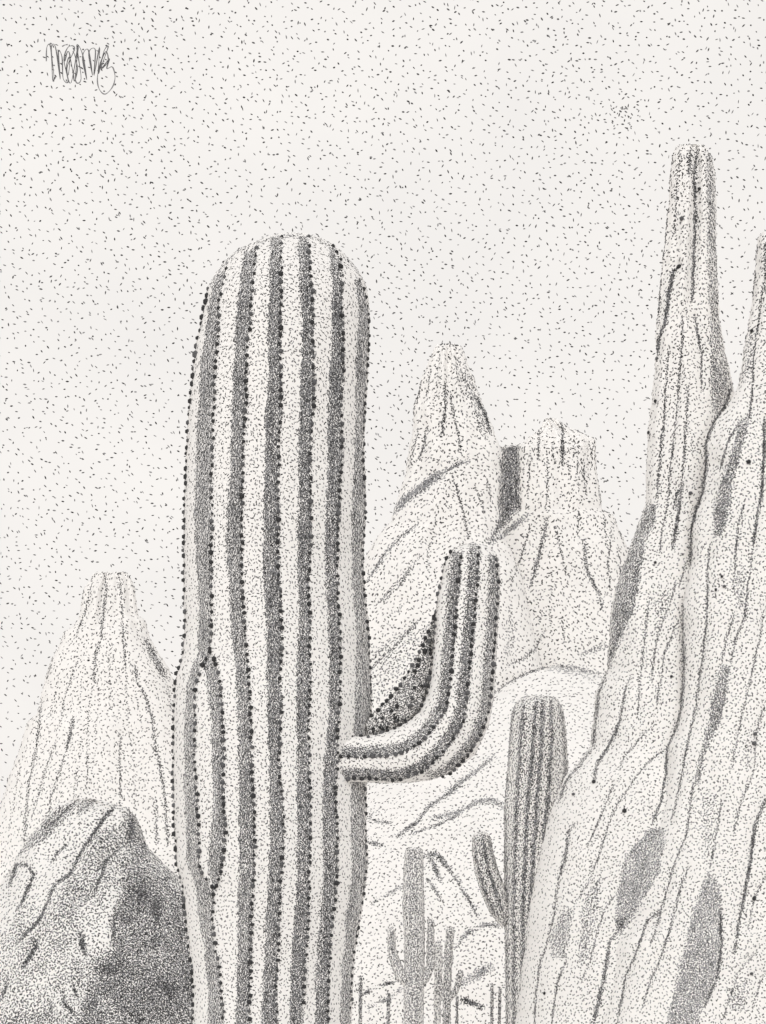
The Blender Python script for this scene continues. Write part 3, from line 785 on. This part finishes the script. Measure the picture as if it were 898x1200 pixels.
# ------------------------------------------------------------------ cacti
# giant saguaro: dark band right edges (spine rows) and left edges, traced as x at y
bandR = [
 [(265,315),(257,353),(255,403),(251.5,428),(251,461),(250,500),(249,531),(248,559),(248,608),(248,666),(248,724),(246,764)],
 [(301.6,290),(297.4,320),(296,342),(293,381),(289.6,403),(289,439),(288.5,473),(286,500),(285,528),(284,556),(284,608),(283.5,645),(284,695),(285.5,718),(288.4,753),(291,782),(293,811),(294,841),(294.5,865),(295.6,894),(297.4,937),(298.5,996),(297.4,1031),(295,1069),(295,1098),(293.6,1142),(292,1197),(290,1300)],
 [(330,276.5),(330,320),(329.5,353),(328.6,389),(328,420),(330,445),(330,487),(326,520),(328,542),(326.7,553),(325.5,593),(326.7,622),(326,666),(329,695),(329.5,724),(331,753),(328,790),(331,819),(329,845),(327,894),(331.5,937),(333,972),(331,1010),(328.6,1040),(327,1083),(325.7,1127),(324,1156),(325,1197),(324,1300)],
 [(361.5,276.5),(364,314),(367,347),(367,389),(368,431),(368.4,473),(364,514.5),(364,556),(364.6,637),(362,680),(363.7,724),(363.7,811),(362,839),(362.7,902),(364,932),(364,981),(362.7,1025),(362,1063),(360.7,1098),(357,1142),(355.5,1180),(352,1300)],
 [(390,288),(399,301.5),(401,320),(401,347),(402.7,403),(403,442),(400,473),(402,531),(399,556),(398,593),(396,637),(395,666),(396,700),(399,738),(399,790),(399,819),(397,840),(396,870),(395.7,897),(393.7,929),(395,967),(396,1007),(393,1054),(391,1078),(387,1113),(385,1156),(385,1197),(383,1300)],
 [(421,329),(429,345),(431.6,370),(431.6,400),(429.7,445),(428,473),(426,512),(426,542),(427.4,556),(427.4,608),(425,643),(425,670),(427.4,700),(431.7,738),(432.6,776),(434.6,811),(434.6,840),(430,890),(428.7,920),(428,967),(430,1004.7),(428.7,1028),(423.4,1063),(419,1092),(414.7,1118.5),(412.4,1153.5),(411,1186),(408,1300)],
]
bandL = [
 [(256,322),(247,353),(242,389),(236,431),(234,473),(231,514),(231,548),(229,608),(233,680),(235,724),(233,767)],
 [(288.5,295),(283.5,320),(279,361),(276,403),(274.6,445),(273,500),(272,545),(268,608),(267,651),(270.5,695),(272.5,738),(277,776),(280,816),(281,848),(281,937),(282,996),(280.5,1054),(280,1113),(277.5,1197),(276,1300)],
 [(318,279),(317,320),(316.4,361),(315.5,403),(315.5,445),(312,487),(312.7,548),(310,608),(310,666),(313,724),(314.5,782),(315,840),(316,865),(317,923),(317,981),(315,1040),(312.6,1083),(310,1142),(308,1197),(306,1300)],
 [(351.7,276),(351.7,320),(354.5,361),(356,403),(354,445),(352.6,487),(351.7,545),(351,608),(350,666),(352,724),(349,782),(348.7,839),(350,865),(349,923),(350,981),(347.6,1054),(343,1113),(341,1197),(338,1300)],
 [(387,290),(390.7,333.5),(390.7,375),(389,417),(386,473),(386,545),(382.5,622),(383.4,695),(387,753),(387,839),(384,865),(379.7,908),(379.7,967),(381,1025),(375,1083),(371,1142),(370,1197),(367,1300)],
 [(416,326.5),(421,347),(420.5,380),(419,417),(418,473),(416.6,545),(413,622),(414.4,680),(418.7,738),(418,790),(417,840),(414,890),(413,920),(413,981),(414,1031),(407,1069),(404.5,1113),(400.7,1156),(399.5,1197),(396,1300)],
]
lbR = [(246,764),(236,782),(230.5,796),(227.6,821),(229.5,831),(228,891),(231,937.5),(233,978),(233,1010),(238,1026),(250,1040)]
lbL = [(233,767),(226,785),(220,805),(217.5,840),(217.7,879),(217,920),(219,967),(220.6,1010),(231,1037)]
rbR = [(246,764),(252,774),(256.6,793),(259.5,816),(261,839.5),(262,882),(261,914),(262,937.5),(264.4,967),(263,993),(260,1016),(257,1028),(251,1043)]
rbL = [(236,775),(242,784),(245,805),(249,834),(250,879),(251,952),(245.4,996),(245,1016),(247,1030)]
mgR = [(251,1040),(249,1072),(252,1113),(257.7,1136),(259,1165),(261.5,1186),(262,1200),(264,1300)]
mgL = [(231,1037),(234,1069),(241,1113),(245.4,1156),(245.4,1197),(247,1300)]
outL = [(244,338),(238,370),(231,400),(226,440),(222,480),(219,530),(217,580),(216,640),(216,700),(217,740),(214,770),(208,790),(205,810),(204,850),(203,908),(204,952),(206,987),(207.5,1013),(215,1041),(219,1078),(222,1113),(225.6,1134),(227,1165),(227,1197)]
fc = Field(.07)
fc.D *= .8+.4*vnoise(10, 14, 61)
def band(field, l, r, a, soft=1.1):
    field.poly([(x-1.4, y) for x, y in l]+[(x+.4, y) for x, y in r[::-1]], a, .15, soft)
for l, r in zip(bandL, bandR): band(fc, l, r, .62)  # shaded left slope of each rib, drawn in as dense pencil grains
band(fc, lbL, lbR, .6); band(fc, rbL, rbR, .6); band(fc, mgL, mgR, .6)
fc.stroke([(246,338),(256,319),(268,304),(282,293),(300,285),(320,278.5),(343,276),(366,278.5),(388,288),(404,301),(418,317),(427,333)], 2.2, .3, .3, 0)
fc.D *= np.where(fc.D > .3, .82+.4*vnoise(6, 26, 62), 1)
H = np.zeros((NY, NX))
xs = GX[0]
ysr = GY[:, 0]
rows = []
oL = np.array(outL+[(227,1300)]);
for i, y in enumerate(ysr):
    kx = [np.interp(y, oL[:, 1], oL[:, 0])]; kh = [3.0]
    seq = []
    if y < 764: seq.append((bandL[0], bandR[0]))
    elif y < 1035: seq += [(lbL, lbR), (rbL, rbR)]
    else: seq.append((mgL, mgR))
    seq += list(zip(bandL[1:], bandR[1:]))
    for l, r in seq:
        l = np.array(l, float); r = np.array(r, float)
        if y < l[0, 1]-40: continue
        xl = np.interp(y, l[:, 1], l[:, 0]); xr = np.interp(y, r[:, 1], r[:, 0])
        kx += [max(xl-1, kx[-1]+.5), max(xr, kx[-1]+2)]; kh += [-3.5, 3.0]
    H[i] = np.interp(xs, kx, kh)
# soften between rows
for _ in range(3): H[1:-1] = (H[:-2]+H[1:-1]*2+H[2:])/4
for _ in range(2): H[:, 1:-1] = (H[:, :-2]+H[:, 1:-1]*2+H[:, 2:])/4
bump = 7*np.exp(-((GX-236)/24)**2-((GY-905)/105)**4)
fH = Field(0); fH.G = H+bump
relief = lambda px, py: .75*fH.sample_G(px, py)
YC = 4.5
cl = [(306,280.5),(290,287),(278,293),(265,304),(254,318),(247,330)]+[(x-1, y) for x, y in outL]+[(227,1300),(232,1500),(236,1820)]
cr_ = [(370,276.5),(382,281),(392,287),(402,296),(413,307),(421,318),(428,331),(432,348),(433.5,370),(433,400)]+[(x+1.5, y) for x, y in bandR[5][4:]]+[(402,1500),(396,1820)]
def dome(top, l, r, yb):
    p = LR(l, r, yb)
    return p
topc = [(340,272.6),(330,273.2),(318,276),(306,280.5)]
tl = [(342,272.5),(328,273.6),(316,276.6)]+cl
tr = [(346,272.5),(358,273.6),(370,276.6)]+cr_[1:]
body = sweep(LR(tl, tr, ground_row(YC)), YC, k=0.72, relief=relief, ncol=260, step=2.6, ribs=16)
croot = empty('saguaro_cactus', (unp(325, 1200, YC)[0], YC, 0))
bpy.context.view_layer.update()
beads = along(outL, 8.8, .7, 3.1)
for r in bandR[1:]: beads += along([p for p in r if p[1] <= 1240], 9.5, .9, 2.45)
beads += along(bandR[0], 9.5, .9, 2.45)+along(lbR, 9.5, .8, 2.6)+along(rbR, 9, .8, 2.7)+along(mgR, 9.5, .9, 2.45)
beads = [b for b in beads if not (b[0] > 400 and 862 < b[1] < 916)]
stippled('trunk', body, fc, [m_cact], croot, vert=.75, L=1.3, W=.5, beads=beads, back=.14, dark=.32, mid=.5)

# the raised arm
fa = Field(.07)
fa.D *= .8+.4*vnoise(10, 14, 71)
A1 = [(399,882),(426.5,882),(452,881),(475.5,875.6),(493.6,863),(509,845),(519.4,826.5),(523,801),(526,762),(530,723),(532,684.5),(537,646)]
A2 = [(399,908),(431.6,908),(465,910),(493.6,900),(514,881),(530,860),(540,839.5),(542.7,813.7),(546.5,775),(549,749),(553,710),(555.6,671.6),(557,638)]
A3 = [(503,914),(524.6,904),(545,883),(561,857.5),(570,826.5),(572,801),(575,762),(577.5,723),(580,684.5),(578,650)]
A0 = [(528.5,646),(521,660),(517,681),(512.5,699),(511,718),(509,749),(506.5,777.5),(501,811),(492,834),(475.5,847),(456,856),(433,863),(406,863)]
def offs(p, d):
    p = np.array(p, float); t = np.gradient(p, axis=0); t /= np.linalg.norm(t, axis=1, keepdims=True)
    return [tuple(v) for v in p+np.stack([-t[:, 1], t[:, 0]], -1)*d]
for A, w in ((A1, 6.2), (A2, 6.2), (A3, 5.8)):
    fa.poly(offs(A, w)+offs(A, -w)[::-1], .6, .12, 1.2)  # rib shading along the arm, put in as packed grains
    fa.stroke(A, 7, 0.0, groove=0); 
    fa.stroke(offs(A, -w), 3.0, .3, groove=1.0)
fa.D *= np.where(fa.D > .3, .85+.35*vnoise(8, 12, 72), 1)
prs = [(392,863,392,916),(405,863,405,916),(425,863,425,916.5),(445,860,452,918),(462,854,480,917),(478,846,505,914),(492,834,531,905),(501,812,557,884),(505.5,790,573,850),(507.5,768,579,815),(509,749,581,785),(511,718,583,745),(513,698,585,708),(517,681,586,683),(520.5,662,585.5,664),(524,653,584,654),(530,645,580,647),(538,640,573,641),(547,637.5,563,637.5),(553,636.5,557,636.5)]
body = sweep(prs, 4.386, k=.72, field=fa, gdepth=2.8, ncol=130, step=2.6)
ab = along(A0, 8.6, .7, 2.5)+along(offs(A1, 4.5), 9, .8, 2.5)+along(offs(A2, 4.5), 9, .8, 2.5)+along(offs(A3, 4.0), 8.5, .8, 2.5)
arm = stippled('arm', body, fa, [m_cact], croot, vert=.2, L=1.3, W=.5, beads=ab, back=.14, dark=.32, mid=.5)
# inner rib in the crook of the arm, its shade drawn in as dense grains
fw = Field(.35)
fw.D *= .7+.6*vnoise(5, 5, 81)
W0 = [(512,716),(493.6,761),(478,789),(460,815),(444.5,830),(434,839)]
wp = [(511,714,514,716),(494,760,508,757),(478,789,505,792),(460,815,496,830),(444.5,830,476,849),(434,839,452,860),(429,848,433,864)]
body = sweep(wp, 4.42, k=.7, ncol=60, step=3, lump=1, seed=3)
wb = along(W0, 8.5, .9, 2.7)
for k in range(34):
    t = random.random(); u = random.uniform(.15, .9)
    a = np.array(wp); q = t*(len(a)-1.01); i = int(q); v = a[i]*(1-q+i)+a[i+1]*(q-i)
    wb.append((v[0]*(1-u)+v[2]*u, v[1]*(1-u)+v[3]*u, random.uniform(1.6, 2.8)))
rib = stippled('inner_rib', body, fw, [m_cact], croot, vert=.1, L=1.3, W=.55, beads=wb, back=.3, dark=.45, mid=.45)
tag(croot, 'giant ribbed saguaro with one raised arm and rows of dark spines, filling the centre', 'cactus')

# column cactus beside the rock formation
fk = Field(.2)
ST = fk.stroke
for p in ([(603,826),(599,850),(596,884),(592.5,935),(592,993),(594,1042),(594,1100),(595,1300)],
          [(614,819),(610,870),(605,950),(602,1050),(603,1300)],[(629,816),(625,870),(618,950),(613,1050),(611,1300)],
          [(637,816),(635,870),(631,920),(625,1000),(620,1080),(618,1200)],[(646,818),(647,870),(643,930),(636,1000),(630,1060)],[(655,821),(661,860),(663,900),(657,940),(650,1000)]):
    ST(p, 3.0, .62, .15, groove=1.2)
YK = 24.0
kroot = empty('column_cactus', (unp(628, 1200, YK)[0], YK, 0))
bpy.context.view_layer.update()
body = sweep(LR([(624,815),(614,816.5),(606.6,821),(600,834),(598,856),(596,884),(593.6,916.6),(591,949),(591,1042),(593,1200),(594,1340)],
                [(636,815),(646,816.5),(653,819),(659.6,830),(663,851.6),(664.5,873),(665.5,895),(667,1200),(666,1340)], ground_row(YK)), YK, k=1, field=fk, gdepth=-4, ncol=110, step=3)
stippled('trunk', body, fk, [m_cact], kroot, vert=.7, L=1.3, W=.55, back=.25, dark=.35, mid=.45)
fk2 = Field(.3)
for p in ([(557,980),(558,1005),(563,1030),(572,1055),(582,1075)],[(565,976),(569,1000),(574,1025),(584,1052),(590,1070)],[(573,979),(577,1000),(583,1020),(592,1040)]):
    fk2.stroke(p, 2.4, .75, .1, groove=1.2)
body = sweep([(562,974.5,567,974.5),(556,977,572,977),(553.6,983,575.5,983),(554,1000,578,998),(557,1023,583,1017),(564.6,1047.5,590,1036),(574.4,1069.5,597,1052),(589,1087,603,1066)], YK-.1, k=1, field=fk2, gdepth=-3, ncol=60, step=2.5)
stippled('arm', body, fk2, [m_cact], kroot, vert=.6, L=1.25, W=.55, back=.3)
tag(kroot, 'round topped column cactus with one short left arm, against the rock formation', 'cactus')

# small distant cacti
def small_cactus(name, Y, bodies, label, dens, light, group=None):
    base = bodies[0][1]
    xb = (base[-1][0]+base[-1][2])/2
    gy = ground_row(Y)
    root = empty(name, (unp(xb, 1200, Y)[0], Y, 0)) if len(bodies) > 1 else None
    bpy.context.view_layer.update()
    for nm, prs_, kk in bodies:
        pr = list(prs_)
        if nm == 'trunk': pr.append((pr[-1][0], gy, pr[-1][2], gy))
        f = Field(dens)
        f.D *= .75+.5*vnoise(5, 12, int(xb)+kk)
        p = np.array(pr)
        wdt = np.hypot(p[:, 2]-p[:, 0], p[:, 3]-p[:, 1]).max()
        for u in ((.08, .35, .65, .92) if wdt > 14 else (.12, .88)):
            f.stroke([tuple(a[:2]*(1-u)+a[2:]*u) for a in p], 1.3, dens*1.25, light*.8, groove=.8)
        f.L = np.maximum(f.L, light)
        b = sweep(pr, Y, k=1, field=f, gdepth=1.5, ncol=36, step=3)
        o = stippled(nm if root else name, b, f, [m_cact], root, vert=.5, L=1.2, W=.55, back=.25)
    tag(root if root else o, label, 'cactus', group)

small_cactus('saguaro_cactus', 30.0, [
 ('trunk', [(481,993,490,993),(476,996,495,996),(474,1004,496,1004),(472,1060,497,1060),(474,1100,498,1100),(474,1150,497,1150),(473,1200,496,1200)], 0),
 ('arm', [(457,1085,460,1085),(454.5,1089,463,1089),(454.5,1112,464,1112),(458,1128,468,1124),(464,1147,473,1136),(476,1158,480,1143)], 1),
 ('arm', [(503,1075,506,1075),(501,1080,509,1080),(500.5,1105,509.5,1105),(500,1130,509,1133),(496,1140,503,1150),(490,1145,492,1158)], 2)],
 'hazy grey saguaro with two upturned arms, low on the slope right of the giant trunk', .33, .6)
small_cactus('saguaro_cactus', 27.0, [
 ('trunk', [(526.5,1086,529.5,1086),(523,1090,532.5,1090),(521.5,1110,531,1110),(519.5,1160,528.5,1160),(519,1200,527.5,1200)], 0),
 ('arm', [(512,1139,515,1139),(511,1143,517,1143),(513,1158,519,1156),(516,1168,521,1162),(521,1174,524,1166)], 1),
 ('arm', [(539,1137,542,1137),(537,1141,543,1141),(534,1152,540,1155),(529,1163,535,1167),(523,1170,527,1175)], 2)],
 'small slim saguaro with two stubby low arms, nearer the column cactus', .4, .4)
small_cactus('saguaro_cactus', 32.0, [
 ('trunk', [(513,1102,515,1102),(510,1106,518,1106),(509,1125,519,1125),(509,1160,517,1160),(509,1200,516,1200)], 0)],
 'faint short grey cactus stem squeezed between the two armed small saguaros', .2, .6)
stems = [(423, 1143, 1.9, 'thin dark cactus stem close against the giant trunk at the bottom edge'),
         (455.5, 1161, 1.9, 'thin cactus stem under the left arm of the hazy grey saguaro'),
         (536, 1166, 1.7, 'thin cactus stem just right of the small slim saguaro'),
         (577, 1152, 1.7, 'left one of two thin cactus stems beside the column cactus'),
         (586, 1156, 1.7, 'right one of two thin cactus stems beside the column cactus')]
for i, (x, y, r, lab) in enumerate(stems):
    small_cactus('young_cactus', 20.0+i*.4, [('trunk', [(x-.4, y, x+.4, y), (x-r, y+4, x+r, y+4), (x-r-.4, 1200, x+r-.8, 1200)], i)], lab, .6, .2, 'thin young cacti along the bottom edge')
print('faces', sum(len(o.data.polygons) for o in bpy.data.objects if o.type == 'MESH'))
